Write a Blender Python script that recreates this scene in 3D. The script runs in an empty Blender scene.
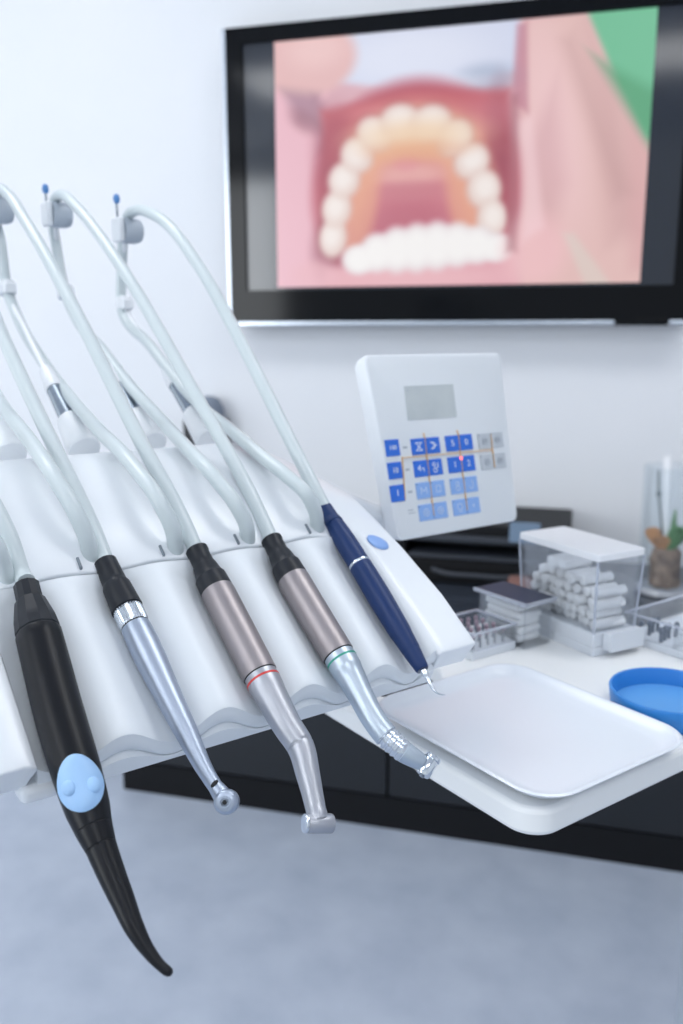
import bpy, math, random
import numpy as np
from math import sin, cos, tan, atan, radians, pi, sqrt
from mathutils import Vector, Matrix

random.seed(4)
scene = bpy.context.scene
COL = scene.collection
H = 1.15                      # camera height
WA = radians(15.3)            # camera turned left of the wall's perpendicular
AU = radians(54.65)           # row of instruments, right of the camera axis
EL = radians(36.7)            # slope of the instrument rests
PIT = atan(178 / 870.)

# ------------------------------------------------------------------ frames
PHI = radians(90) - (AU - WA)
O_RFU = (-0.167, 0.5601, -0.1561)
OW = Vector((O_RFU[0] * cos(WA) - O_RFU[1] * sin(WA), O_RFU[0] * sin(WA) + O_RFU[1] * cos(WA), H + O_RFU[2]))
UNIT = Matrix.Translation(OW) @ Matrix.Rotation(PHI, 4, 'Z')   # x along the row, y to the back, z up
CAML = Vector((-0.1878, -0.5534, 0.1561))
CR_N = Vector((0, -sin(EL), cos(EL)))
CR_T = Vector((0, -cos(EL), -sin(EL)))


def ctn(x, t, n=0.0):
    return Vector((x, 0, 0)) + CR_T * t + CR_N * n


# ------------------------------------------------------------------ materials
def lin(c):
    c = c / 255.0
    return c / 12.92 if c <= 0.04045 else ((c + 0.055) / 1.055) ** 2.4


def rgb(r, g, b):
    return (lin(r), lin(g), lin(b), 1.0)


def mat(name, col, rough=0.5, metal=0.0, **kw):
    m = bpy.data.materials.new(name)
    m.use_nodes = True
    b = m.node_tree.nodes['Principled BSDF']
    b.inputs['Base Color'].default_value = rgb(*col)
    b.inputs['Roughness'].default_value = rough
    b.inputs['Metallic'].default_value = metal
    for k, v in kw.items():
        b.inputs[k.replace('_', ' ')].default_value = v
    return m


def noise_rough(m, scale, lo, hi, stretch=None):
    nt = m.node_tree
    b = nt.nodes['Principled BSDF']
    tc = nt.nodes.new('ShaderNodeTexCoord')
    mp = nt.nodes.new('ShaderNodeMapping')
    if stretch:
        mp.inputs['Scale'].default_value = stretch
    n = nt.nodes.new('ShaderNodeTexNoise')
    n.inputs['Scale'].default_value = scale
    n.inputs['Detail'].default_value = 3
    r = nt.nodes.new('ShaderNodeMapRange')
    r.inputs['To Min'].default_value = lo
    r.inputs['To Max'].default_value = hi
    L = nt.links.new
    L(tc.outputs['Object'], mp.inputs['Vector'])
    L(mp.outputs['Vector'], n.inputs['Vector'])
    L(n.outputs['Fac'], r.inputs['Value'])
    L(r.outputs['Result'], b.inputs['Roughness'])
    return m


def noise_col(m, scale, c1, c2, detail=4, lo=0.35, hi=0.65):
    nt = m.node_tree
    b = nt.nodes['Principled BSDF']
    tc = nt.nodes.new('ShaderNodeTexCoord')
    n = nt.nodes.new('ShaderNodeTexNoise')
    n.inputs['Scale'].default_value = scale
    n.inputs['Detail'].default_value = detail
    r = nt.nodes.new('ShaderNodeValToRGB')
    r.color_ramp.elements[0].position = lo
    r.color_ramp.elements[1].position = hi
    r.color_ramp.elements[0].color = rgb(*c1)
    r.color_ramp.elements[1].color = rgb(*c2)
    L = nt.links.new
    L(tc.outputs['Object'], n.inputs['Vector'])
    L(n.outputs['Fac'], r.inputs['Fac'])
    L(r.outputs['Color'], b.inputs['Base Color'])
    return m


def clear_plastic(name, tint=(240, 245, 250), reflect=0.12, edge=.28):
    m = bpy.data.materials.new(name)
    m.use_nodes = True
    nt = m.node_tree
    nt.nodes.clear()
    out = nt.nodes.new('ShaderNodeOutputMaterial')
    tr = nt.nodes.new('ShaderNodeBsdfTransparent')
    tr.inputs['Color'].default_value = rgb(*tint)
    gl = nt.nodes.new('ShaderNodeBsdfGlossy')
    gl.inputs['Roughness'].default_value = 0.06
    df = nt.nodes.new('ShaderNodeBsdfDiffuse')
    df.inputs['Color'].default_value = rgb(225, 230, 240)
    lw = nt.nodes.new('ShaderNodeLayerWeight')
    lw.inputs['Blend'].default_value = 0.25
    ad = nt.nodes.new('ShaderNodeMath')
    ad.operation = 'MULTIPLY_ADD'
    ad.inputs[1].default_value = edge
    ad.inputs[2].default_value = reflect * 0.4
    mx = nt.nodes.new('ShaderNodeMixShader')
    mx2 = nt.nodes.new('ShaderNodeMixShader')
    mx2.inputs['Fac'].default_value = reflect
    L = nt.links.new
    L(lw.outputs['Fresnel'], ad.inputs[0])
    L(ad.outputs[0], mx.inputs['Fac'])
    L(tr.outputs[0], mx.inputs[1])
    L(gl.outputs[0], mx.inputs[2])
    L(mx.outputs[0], mx2.inputs[1])
    L(df.outputs[0], mx2.inputs[2])
    L(mx2.outputs[0], out.inputs['Surface'])
    return m


def emit(name, col, s):
    m = bpy.data.materials.new(name)
    m.use_nodes = True
    b = m.node_tree.nodes['Principled BSDF']
    b.inputs['Base Color'].default_value = rgb(*col)
    b.inputs['Emission Color'].default_value = rgb(*col)
    b.inputs['Emission Strength'].default_value = s
    return m


def translucent(name, col, f):
    m = bpy.data.materials.new(name)
    m.use_nodes = True
    nt = m.node_tree
    b = nt.nodes['Principled BSDF']
    b.inputs['Base Color'].default_value = rgb(*col)
    b.inputs['Roughness'].default_value = .4
    t = nt.nodes.new('ShaderNodeBsdfTranslucent')
    t.inputs['Color'].default_value = rgb(*col)
    x = nt.nodes.new('ShaderNodeMixShader')
    x.inputs['Fac'].default_value = f
    nt.links.new(b.outputs[0], x.inputs[1])
    nt.links.new(t.outputs[0], x.inputs[2])
    nt.links.new(x.outputs[0], nt.nodes['Material Output'].inputs['Surface'])
    return m


M = dict(
    milky=translucent('milky_lid', (250, 251, 253), .5),
    wall=noise_col(mat('painted_wall', (233, 234, 238), 0.85), 2.0, (231, 233, 237), (235, 236, 240)),
    ceiling=mat('ceiling_paint', (240, 242, 245), 0.9),
    floor=noise_col(noise_rough(mat('vinyl_floor', (176, 189, 208), 0.45), 5, 0.38, 0.55), 9.0, (165, 175, 192), (184, 193, 208), 8, 0.25, 0.75),
    shell=mat('white_shell_plastic', (236, 240, 245), 0.32, Coat_Weight=0.25, Coat_Roughness=0.15),
    cradle=mat('white_rest_silicone', (231, 236, 241), 0.45),
    slot=mat('dark_slot', (128, 138, 148), 0.6),
    palebutton=mat('pale_blue_button', (138, 174, 232), 0.4),
    hose=mat('grey_white_hose', (206, 216, 219), 0.35, Coat_Weight=0.3),
    armwhite=mat('white_arm_plastic', (240, 243, 247), 0.3),
    armgrey=mat('grey_drum', (190, 199, 210), 0.4),
    rod=mat('polished_rod', (150, 160, 172), 0.22, 1.0),
    bluetip=mat('blue_tip', (84, 138, 200), 0.45),
    black=noise_rough(mat('black_satin_plastic', (11, 14, 21), 0.4, Specular_IOR_Level=.26), 60, 0.34, 0.42),
    blackrubber=mat('black_rubber', (24, 28, 36), 0.42, Specular_IOR_Level=.35),
    ring_line=mat('dark_joint', (16, 18, 22), 0.5),
    steel=noise_rough(mat('satin_steel', (176, 186, 202), 0.4, 1.0), 200, 0.37, 0.44),
    steelcollar=mat('ribbed_steel', (214, 220, 228), 0.25, 1.0),
    motor=noise_rough(mat('warm_satin_motor', (160, 153, 155), 0.42, 1.0), 160, 0.40, 0.47),
    neck=noise_rough(mat('satin_neck', (180, 182, 189), 0.4, 1.0), 200, 0.38, 0.45),
    neckcool=noise_rough(mat('satin_neck_cool', (192, 203, 214), 0.4, 1.0), 200, 0.37, 0.44),
    chrome=mat('chrome', (225, 230, 236), 0.08, 1.0),
    red=mat('red_ring', (214, 62, 58), 0.4),
    green=mat('green_ring', (52, 160, 138), 0.4),
    navy=noise_rough(mat('navy_grip', (18, 48, 98), 0.4, Specular_IOR_Level=.35), 70, 0.36, 0.46),
    iceblue=mat('ice_blue_button', (160, 198, 238), 0.42),
    tray=mat('white_tray_plastic', (226, 231, 239), 0.28, Coat_Weight=0.25, Coat_Roughness=0.12),
    platform=mat('white_table_plastic', (244, 245, 245), 0.4),
    clear=clear_plastic('clear_acrylic', (253, 254, 255), 0.04),
    clearedge=clear_plastic('acrylic_edge', (235, 240, 250), 0.45),
    frost=clear_plastic('frosted_acrylic', (205, 214, 225), 0.5),
    drawer=mat('dispenser_base', (222, 227, 234), 0.4),
    cotton=mat('cotton', (252, 252, 252), 0.95),
    lidnavy=mat('dark_navy_lid', (30, 40, 66), 0.55),
    dish=mat('sky_blue_dish', (52, 136, 214), 0.35),
    dishin=mat('sky_blue_dish_floor', (92, 160, 224), 0.4),
    bit=mat('bur_steel', (120, 128, 140), 0.3, 0.8),
    bitpink=mat('pale_bur', (160, 140, 152), 0.4),
    panel=mat('panel_plastic', (229, 233, 237), 0.5),
    panelside=mat('panel_shell', (242, 245, 249), 0.4),
    display=noise_col(mat('lcd', (196, 203, 205), 0.25), 25, (190, 197, 200), (202, 208, 209)),
    keyblue=mat('key_blue', (45, 110, 214), 0.5),
    keylight=mat('key_light_blue', (140, 177, 232), 0.5),
    keygrey=mat('key_grey', (193, 199, 206), 0.5),
    legend=mat('legend_white', (240, 246, 255), 0.6),
    legendsoft=mat('legend_soft', (205, 222, 246), 0.6),
    legendgrey=mat('legend_grey', (172, 180, 190), 0.6),
    orange=mat('orange_line', (226, 178, 120), 0.6),
    led=emit('red_led', (255, 120, 110), 2.0),
    dot=mat('key_dot', (40, 66, 120), 0.6),
    tvblack=mat('tv_gloss_black', (8, 10, 15), 0.1, Specular_IOR_Level=.15),
    tvglass=mat('tv_glass', (26, 33, 46), 0.1, Specular_IOR_Level=.6),
    tvtrim=mat('tv_silver_trim', (205, 214, 226), 0.2, 0.5),
    cabinet=mat('black_cabinet', (26, 29, 34), 0.35),
    counter=mat('dark_counter', (52, 58, 68), 0.12),
    printer=mat('black_printer', (13, 14, 18), 0.55, Specular_IOR_Level=.25),
    printgrey=mat('printer_grey', (50, 55, 64), 0.45),
    printscreen=mat('printer_screen', (104, 124, 146), 0.25),
    brown=mat('brown_leather', (128, 92, 84), 0.7),
    glass=clear_plastic('vase_glass', (251, 253, 254), 0.03, .14),
    bark=noise_col(mat('bark', (120, 100, 88), 0.9), 40, (98, 80, 70), (150, 128, 112)),
    leafgreen=mat('leaf_green', (88, 140, 84), 0.5),
    leafdry=mat('leaf_dry', (205, 148, 98), 0.6),
    stem=mat('stem_dark', (96, 108, 110), 0.6),
    stick=mat('white_stick', (250, 250, 252), 0.5),
    lamp=emit('ceiling_lamp_diffuser', (252, 253, 253), 5.3),
    darkbox=mat('black_dispenser', (20, 22, 28), 0.35),
    greytop=mat('grey_dispenser_top', (120, 130, 145), 0.5),
    post=mat('grey_post', (180, 188, 198), 0.4, 0.3),
)


# ------------------------------------------------------------------ object helpers
def empty(name, label, cat, base, group=None, frame=UNIT):
    o = bpy.data.objects.new(name, None)
    o.empty_display_size = 0.02
    COL.objects.link(o)
    o.matrix_world = frame @ Matrix.Translation(Vector(base))
    o['label'] = label
    o['category'] = cat
    o['base'] = tuple(base)
    if group:
        o['group'] = group
    return o


def tag(o, label, cat, group=None):
    o['label'] = label
    o['category'] = cat
    if group:
        o['group'] = group
    return o


def shade(me, ang=38):
    me.polygons.foreach_set('use_smooth', [True] * len(me.polygons))
    me.set_sharp_from_angle(angle=radians(ang))


def mk(name, vf, material, parent=None, base=None, ang=38, frame=None, label=None, bevel=0.0, solid=0.0, seg=3):
    v, f = vf
    if base is None and parent is not None:
        base = root_of(parent)
    b = Vector(base) if base is not None else Vector((0, 0, 0))
    me = bpy.data.meshes.new(name)
    me.from_pydata([tuple(Vector(p) - b) for p in v], [], f)
    me.validate()
    import bmesh
    bm = bmesh.new()
    bm.from_mesh(me)
    bmesh.ops.recalc_face_normals(bm, faces=bm.faces) if solid == 0 else None
    bm.to_mesh(me)
    bm.free()
    mats = material if isinstance(material, (list, tuple)) else [material]
    for q in mats:
        me.materials.append(q)
    shade(me, ang)
    o = bpy.data.objects.new(name, me)
    COL.objects.link(o)
    if parent is not None:
        o.parent = parent
    else:
        o.matrix_world = (frame or Matrix()) @ Matrix.Translation(b)
    if label:
        o['label'] = label
    if solid:
        s = o.modifiers.new('thick', 'SOLIDIFY')
        s.thickness = solid
        s.offset = -1
    if bevel:
        w = o.modifiers.new('edge', 'BEVEL')
        w.width = bevel
        w.segments = seg
        w.limit_method = 'ANGLE'
        w.angle_limit = radians(35)
        w.harden_normals = False
    return o


def root_of(o):
    while o.parent is not None:
        o = o.parent
    return o['base'] if 'base' in o else (0, 0, 0)


def join(*parts):
    V, F = [], []
    for v, f in parts:
        n = len(V)
        V += [tuple(p) for p in v]
        F += [tuple(i + n for i in q) for q in f]
    return V, F


def box(x0, x1, y0, y1, z0, z1):
    v = [(x0, y0, z0), (x1, y0, z0), (x1, y1, z0), (x0, y1, z0), (x0, y0, z1), (x1, y0, z1), (x1, y1, z1), (x0, y1, z1)]
    f = [(0, 3, 2, 1), (4, 5, 6, 7), (0, 1, 5, 4), (1, 2, 6, 5), (2, 3, 7, 6), (3, 0, 4, 7)]
    return v, f


def xform(vf, m):
    return [m @ Vector(p) for p in vf[0]], vf[1]


def prism(poly, z0, z1):
    n = len(poly)
    v = [(p[0], p[1], z0) for p in poly] + [(p[0], p[1], z1) for p in poly]
    f = [tuple(range(n - 1, -1, -1)), tuple(range(n, 2 * n))]
    f += [(i, (i + 1) % n, n + (i + 1) % n, n + i) for i in range(n)]
    return v, f


def rrect(x0, x1, y0, y1, r, n=8):
    p = []
    for cx, cy, a in ((x1 - r, y1 - r, 0), (x0 + r, y1 - r, 90), (x0 + r, y0 + r, 180), (x1 - r, y0 + r, 270)):
        for k in range(n + 1):
            t = radians(a + 90 * k / n)
            p.append((cx + r * cos(t), cy + r * sin(t)))
    return p


def catmull(P, sub=14):
    P = [Vector(p) for p in P]
    out, par = [], []
    n = len(P)
    for i in range(n - 1):
        p0 = P[i - 1] if i > 0 else P[0] * 2 - P[1]
        p1, p2 = P[i], P[i + 1]
        p3 = P[i + 2] if i + 2 < n else P[-1] * 2 - P[-2]
        # centripetal tangents
        d1 = max((p2 - p1).length, 1e-6)
        d0 = max((p1 - p0).length, 1e-6)
        d2 = max((p3 - p2).length, 1e-6)
        m1 = ((p1 - p0) / d0 * d1 + (p2 - p1) / d1 * d0) / (d0 + d1) * d1
        m2 = ((p2 - p1) / d1 * d2 + (p3 - p2) / d2 * d1) / (d1 + d2) * d1
        for k in range(sub):
            t = k / sub
            h = (2 * t**3 - 3 * t * t + 1, t**3 - 2 * t * t + t, -2 * t**3 + 3 * t * t, t**3 - t * t)
            out.append(p1 * h[0] + m1 * h[1] + p2 * h[2] + m2 * h[3])
            par.append(i + t)
    out.append(P[-1])
    par.append(n - 1.0)
    return out, par


class Path:
    def __init__(self, P, sub=16):
        self.p, self.t = catmull(P, sub)
        n = len(self.p)
        T = []
        for i in range(n):
            a, b = self.p[max(i - 1, 0)], self.p[min(i + 1, n - 1)]
            T.append((b - a).normalized())
        self.T = T
        up = CR_N.copy()
        N = []
        for i in range(n):
            up = (up - T[i] * up.dot(T[i])).normalized()
            N.append(up.copy())
        self.N = N

    def at(self, t):
        i = min(max(np.searchsorted(self.t, t, side='right') - 1, 0), len(self.t) - 2)
        u = (t - self.t[i]) / (self.t[i + 1] - self.t[i])
        L = lambda A: A[i] * (1 - u) + A[i + 1] * u
        return L(self.p), L(self.T).normalized(), L(self.N).normalized()


def sweep(path, prof, seg=28, caps=True, step=0.12, ridges=None, flat=1.0):
    """prof: [(t, r)] along the path parameter, t never decreasing."""
    rows = []
    for k in range(len(prof)):
        t, r = prof[k]
        rows.append((t, r))
        if k + 1 < len(prof):
            t2, r2 = prof[k + 1]
            n = int((t2 - t) / step)
            for j in range(1, n + 1):
                u = j / (n + 1)
                rows.append((t + (t2 - t) * u, r + (r2 - r) * u))
    V, F = [], []
    for t, r in rows:
        p, T, N = path.at(t)
        Bn = T.cross(N)
        for s in range(seg):
            a = 2 * pi * s / seg
            rr = r
            if ridges and s % 2:
                rr = r - ridges
            V.append(p + (N * cos(a) * flat + Bn * sin(a)) * rr)
    for i in range(len(rows) - 1):
        for s in range(seg):
            a, b = i * seg + s, i * seg + (s + 1) % seg
            F.append((a, b, b + seg, a + seg))
    if caps:
        F.append(tuple(range(seg - 1, -1, -1)))
        F.append(tuple(range((len(rows) - 1) * seg, len(rows) * seg)))
    return V, F


def tube(pts, r, seg=16, sub=10):
    P = Path(pts, sub)
    n = len(pts) - 1
    return sweep(P, [(0, r), (n, r)], seg, step=1.0 / sub)


def lathe(prof, c, axis, seg=32):
    """prof [(s, r)] along axis from c."""
    axis = Vector(axis).normalized()
    ref = Vector((0, 0, 1)) if abs(axis.z) < 0.9 else Vector((1, 0, 0))
    a1 = axis.cross(ref).normalized()
    a2 = axis.cross(a1)
    c = Vector(c)
    V, F = [], []
    for s, r in prof:
        for k in range(seg):
            a = 2 * pi * k / seg
            V.append(c + axis * s + (a1 * cos(a) + a2 * sin(a)) * max(r, 1e-5))
    for i in range(len(prof) - 1):
        for k in range(seg):
            a, b = i * seg + k, i * seg + (k + 1) % seg
            F.append((a, b, b + seg, a + seg))
    F.append(tuple(range(seg)))
    F.append(tuple(range((len(prof) - 1) * seg, len(prof) * seg)))
    return V, F


def ellipsoid(c, ax, seg=28, rings=14):
    c = Vector(c)
    V, F = [], []
    for i in range(1, rings):
        th = pi * i / rings
        for k in range(seg):
            a = 2 * pi * k / seg
            V.append(c + ax[0] * (sin(th) * cos(a)) + ax[1] * (sin(th) * sin(a)) + ax[2] * cos(th))
    top, bot = len(V), len(V) + 1
    V += [c + ax[2], c - ax[2]]
    for i in range(rings - 2):
        for k in range(seg):
            a, b = i * seg + k, i * seg + (k + 1) % seg
            F.append((a, b, b + seg, a + seg))
    for k in range(seg):
        F.append((top, (k + 1) % seg, k))
        F.append((bot, (rings - 2) * seg + k, (rings - 2) * seg + (k + 1) % seg))
    return V, F


# ================================================================== DELIVERY UNIT
HX = [-0.052, 0.0145, 0.0787, 0.142, 0.2025]      # instruments along the row
YS = [-.2, -.1, 0, .03, .06, .1, .14, .18, .21, .25, .28]
ZS = [-.149, -.0745, 0, .0245, .043, .0565, .0605, .051, .036, .012, -.010]
# smooth hermite through the profile
SL = [(ZS[min(i + 1, 10)] - ZS[max(i - 1, 0)]) / (YS[min(i + 1, 10)] - YS[max(i - 1, 0)]) for i in range(11)]
SL[1] = SL[0] = 0.745
SL[2] = 0.78


def prof_z(y):
    i = min(max(int(np.searchsorted(YS, y, side='right')) - 1, 0), 9)
    h = YS[i + 1] - YS[i]
    t = (y - YS[i]) / h
    return (ZS[i] * (2 * t**3 - 3 * t * t + 1) + h * SL[i] * (t**3 - 2 * t * t + t)
            + ZS[i + 1] * (-2 * t**3 + 3 * t * t) + h * SL[i + 1] * (t**3 - t * t))


def zH(x, y):
    z = prof_z(y)
    a = float(np.interp(y, [-.06, -.008, .035, .1, .2], [0, .010, .025, .036, .036]))
    xm = max(x, .13 - x)
    return z - a * max(0, min(1.1, (xm - .17) / .09)) ** 1.7


CX0, CX1 = -0.0690, 0.2215
unit = empty('delivery_unit', 'white dental delivery unit with curved hood and scalloped sloping instrument rest', 'dental unit', (0.065, 0.08, -0.05))

def wave(x, t):
    c = HX
    if x <= c[0]:
        ph = (x - c[0]) / .066
    elif x >= c[-1]:
        ph = (x - c[-1]) / .042
    else:
        i = int(np.searchsorted(c, x, side='right')) - 1
        ph = (x - c[i]) / (c[i + 1] - c[i])
    amp = 0.0125 * (0.22 + 0.58 * min(1, max(0, t) / .012) + 0.20 * min(1, max(0, t) / .04)) + .0022 * min(1, max(0, (t - .085) / .035))**2
    return -amp * (0.5 + 0.5 * cos(2 * pi * ph))


xs = list(np.linspace(-.13, CX0, 9)) + list(np.linspace(CX0, CX1, 90))[1:] + list(np.linspace(CX1, .26, 9))[1:]
ysg = list(np.linspace(-.1, .003, 14)) + list(np.linspace(.003, .275, 32))[1:]
V = []
for y in ysg:
    for x in xs:
        z = zH(x, y)
        if CX0 - 1e-6 < x < CX1 + 1e-6 and y < 0.02:
            z += (wave(x, 0) - .0015) * (1 - max(0, y) / 0.02)
        V.append((x, y, z))
nx = len(xs)
F = []
for j in range(len(ysg) - 1):
    for i in range(nx - 1):
        xm, ym = (xs[i] + xs[i + 1]) / 2, (ysg[j] + ysg[j + 1]) / 2
        if CX0 < xm < CX1 and ym < 0.003:
            continue
        F.append((j * nx + i, j * nx + i + 1, (j + 1) * nx + i + 1, (j + 1) * nx + i))
mk('hood', (V, F), M['shell'], unit, solid=0.024, bevel=0.004, ang=50)


cxs = list(np.linspace(CX0 + .0004, CX1 + .0015, 118))
V, F = [], []
rows = 0
for x in cxs:
    ring = []
    for t in (0, .002, .004, .006, .008, .012, .016, .022, .034, .05, .07, .09, .105, .114):
        ring.append((t, wave(x, t)))
    w = wave(x, .12)
    val = min(1.0, -w / .0165)
    e = .121 + .006 * val
    ring += [(e - .002, w - .0001), (e, w - .0008), (e + .0006, w - .0022), (e + .0022, w - .0048), (e + .0034, w * .95 - .0082), (e + .0036, w * .85 - .0112),
             (e + .0028, w * .78 - .0138), (e + .0026, w * .76 - .0143), (.1282 + .002 * val, w * .60 - .0155), (.1300 + .001 * val, w * .25 - .0215), (.1312, -.0278), (.1306, -.0290), (.125, -.031), (.06, -.032), (.004, -.03), (-.004, -.02)]
    ring[0] = (0.0, ring[0][1] * 1.0)
    rows = len(ring)
    for t, n in ring:
        V.append(ctn(x, t, n))
for i in range(len(cxs) - 1):
    for j in range(rows):
        j2 = (j + 1) % rows
        F.append((i * rows + j, i * rows + j2, (i + 1) * rows + j2, (i + 1) * rows + j))
F.append(tuple(range(rows)))
F.append(tuple(range((len(cxs) - 1) * rows, len(cxs) * rows)))
mk('instrument_rest', (V, F), M['cradle'], unit, ang=32)

# slits where the return hoses enter
for sx in (-.0052, .0540, .1138, .1775):
    V = []
    for k, y in enumerate(np.linspace(.0035, .0105, 6)):
        for dx in (-.0006, .0010):
            V.append((sx + dx, y, zH(sx, y) + 0.0008))
    F = [(2 * k, 2 * k + 1, 2 * k + 3, 2 * k + 2) for k in range(5)]
    mk('hose_slot', (V, F), M['slot'], unit, solid=0.003)

# oval pale blue button on the right cheek
V, F = [], []
ux, uy = Vector((0.0085, -0.0035, 0)), Vector((0.0035, 0.0062, 0))
for ring, (rad, hgt) in enumerate(((1, .0004), (.96, .0016), (.8, .0022), (.4, .0026), (.02, .0027))):
    for k in range(32):
        a = 2 * pi * k / 32
        d = ux * (cos(a) * rad) + uy * (sin(a) * rad)
        x, y = 0.2365 + d.x, -0.0065 + d.y
        V.append((x, y, zH(x, y) + hgt))
for i in range(4):
    for k in range(32):
        F.append((i * 32 + k, i * 32 + (k + 1) % 32, (i + 1) * 32 + (k + 1) % 32, (i + 1) * 32 + k))
F.append(tuple(range(4 * 32, 5 * 32)))
mk('button', (V, F), M['palebutton'], unit, label='pale blue oval button')

# body under the hood, small grip edge under the left cheek, arm and column to the floor
mk('underbody', box(-.10, .23, .0, .235, -.075, -.004), M['shell'], unit, bevel=.012)
mk('grip', box(-.0785, -.040, -.094, -.078, -.1005, -.0900), M['shell'], unit, bevel=.004)
mk('support_arm', box(-.42, -.06, .10, .17, -.10, -.05), M['shell'], unit, bevel=.012)
zf = -OW.z
mk('column', lathe([(0, .12), (.02, .12), (.03, .035), (OW.z - .1, .035)], (-.42, .135, zf), (0, 0, 1)), M['post'], unit)

# ================================================================== INSTRUMENTS
def instrument(name, label, base_t, x):
    return empty(name, label, 'dental instrument', ctn(x, base_t, 0))


HOSE_R = 0.0058


def hose(parent, pts):
    mk('supply_hose', tube(pts, HOSE_R, 18, 12), M['hose'], parent, ang=60)


# ---- 1: black curved camera wand with the ice blue oval
N1 = .0035
h1 = instrument('intraoral_wand', 'black curved wand with ice blue oval button, nearest instrument on the left', .07, -.05)
p1 = Path([ctn(-.0434, -.0001, N1), ctn(-.0452, .0201, N1), ctn(-.0468, .0433, N1), ctn(-.0510, .1008, N1), ctn(-.0526, .1388, N1),
           ctn(-.0534, .1597, N1), ctn(-.0537, .1709, N1), ctn(-.0534, .1814, N1), ctn(-.0530, .1944, N1), ctn(-.0520, .2110, N1), ctn(-.0512, .2267, N1 + .0008), ctn(-.0490, .2383, N1 + .0012), ctn(-.0458, .2478, N1 + .002), ctn(-.0427, .2537, N1 + .003)])
mk('connector', sweep(p1, [(.20, .0073), (.24, .0081), (.86, .0083), (.9, .0095), (1.55, .0128), (1.9, .0136), (1.93, .0131), (1.97, .0131)], 12), M['blackrubber'], h1, ang=25)
mk('barrel', sweep(p1, [(1.955, .0125), (1.97, .0134), (2.0, .0137), (2.5, .0139), (3, .0139), (3.6, .0137), (4, .0132), (4.5, .0126), (5, .0117), (5.5, .0107), (5.96, .0098),
                        (5.98, .0095), (6.02, .0095), (6.04, .0097), (6.5, .0089), (6.96, .0081), (6.98, .0078), (7.02, .0078), (7.04, .0080), (8, .0072), (9, .0061), (10, .0048), (11, .0034), (12, .0025), (12.6, .0024), (12.85, .0020), (13, .0010)], 32),
   M['black'], h1)
pb, tb, nb = p1.at(4.42)
tocam = (CAML - pb).normalized()
nrm = (tocam - tb * tocam.dot(tb)).normalized()
nrm = (nrm + tb * 0.12).normalized()
tt = (tb - nrm * tb.dot(nrm)).normalized()
ss = tt.cross(nrm)
V, F = [], []
RN = 12
for i in range(RN + 1):
    u = i / RN
    for k in range(40):
        a = 2 * pi * k / 40
        ex, ey = u * .0120 * cos(a), u * .0160 * sin(a)
        # egg: narrower to the top
        ex *= 1 - .10 * (ey / -.0160) if ey < 0 else 1
        hgt = sqrt(max(.0140**2 - (ex * .86)**2, 0)) + .0020 - .0026 * u**6
        V.append(pb + ss * ex + tt * ey + nrm * hgt)
for i in range(RN):
    for k in range(40):
        F.append((i * 40 + k, i * 40 + (k + 1) % 40, (i + 1) * 40 + (k + 1) % 40, (i + 1) * 40 + k))
F.append(tuple(range(RN * 40, RN * 40 + 40)))
btn = mk('oval_button', (V, F), M['iceblue'], h1, label='ice blue oval button with two round bumps', ang=60)
for ex, ey in ((-.0064, .0044), (.0060, .0014)):
    c = pb + ss * ex + tt * ey + nrm * (sqrt(.0140**2 - (ex * .86)**2) + .0018)
    mk('bump', ellipsoid(c, (ss * .0037, tt * .0044, nrm * .0023), 20, 10), M['iceblue'], btn)
# side seam of the wand
h1_p, h1_T, h1_N = p1.at(0)
hose(h1, [ctn(-.0430, .002, N1), (-.0425, .006, .003), (-.044, .0260, .0255), (-.048, .0560, .0500), (-.050, .110, .085), (-.052, .21, .165), (-.052, .335, .252), (-.052, .41, .296),
          (-.052, .452, .3055), (-.052, .470, .299), (-.052, .475, .282), (-.052, .462, .245), (-.052, .443, .203), (-.055, .38, .15), (-.060, .23, .096), (-.068, .08, .068), (-.066, .020, .042), (-.057, .0065, .0240), (-.053, .0085, .0080), (-.0505, .0110, -.004)])

# ---- 2: slim steel turbine
h2 = instrument('turbine_handpiece', 'slim straight silver handpiece with ribbed steel collar', .08, .0145)
N2 = -.002
p2 = Path([ctn(.0130, -.0091, N2), ctn(.0136, .0135, N2), ctn(.0142, .0335, N2), ctn(.0147, .0480, N2), ctn(.0162, .0990, N2), ctn(.0174, .1254, N2), ctn(.0200, .1645, N2), ctn(.0246, .1835, N2)])
mk('connector', sweep(p2, [(0, .0070), (.03, .0079), (.85, .0083), (.9, .0087), (1.0, .0095), (1.9, .0105), (1.97, .0105), (2.0, .0097)], 32), M['blackrubber'], h2)
mk('collar', sweep(p2, [(1.96, .0090), (1.99, .0096), (2.08, .0097), (2.12, .0100), (2.75, .0097), (2.85, .0093), (2.9, .0092)], 56, ridges=.0005), M['steelcollar'], h2, label='ribbed steel collar', ang=20)
mk('joint', sweep(p2, [(2.88, .0091), (2.96, .0091)], 32), M['ring_line'], h2)
mk('sheath', sweep(p2, [(2.95, .0088), (2.97, .0094), (3.1, .0098), (3.3, .0100), (3.55, .0098), (3.98, .0086), (4.98, .0073), (5.5, .0057), (5.9, .0045), (6.15, .0043), (6.25, .0047), (6.45, .0052)], 40), M['steel'], h2)
pc, tc_, nc_ = p2.at(6.72)
vdir = (CAML - pc).normalized()
side = vdir.cross(Vector((0, 0, 1))).normalized() * -1
hax = (vdir + side * -.22 + Vector((0, 0, -.05))).normalized()
hd = mk('head', lathe([(-.0055, .003), (-.005, .0055), (-.003, .0069), (.002, .0072), (.0042, .0069), (.0055, .0056), (.006, .0046)], pc, hax), M['steel'], h2, label='round turbine head')
mk('face', lathe([(.0058, .0038), (.0063, .0036), (.0064, .0024), (.0060, .0022), (.0060, .0012)], pc, hax), M['steel'], hd)
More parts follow.
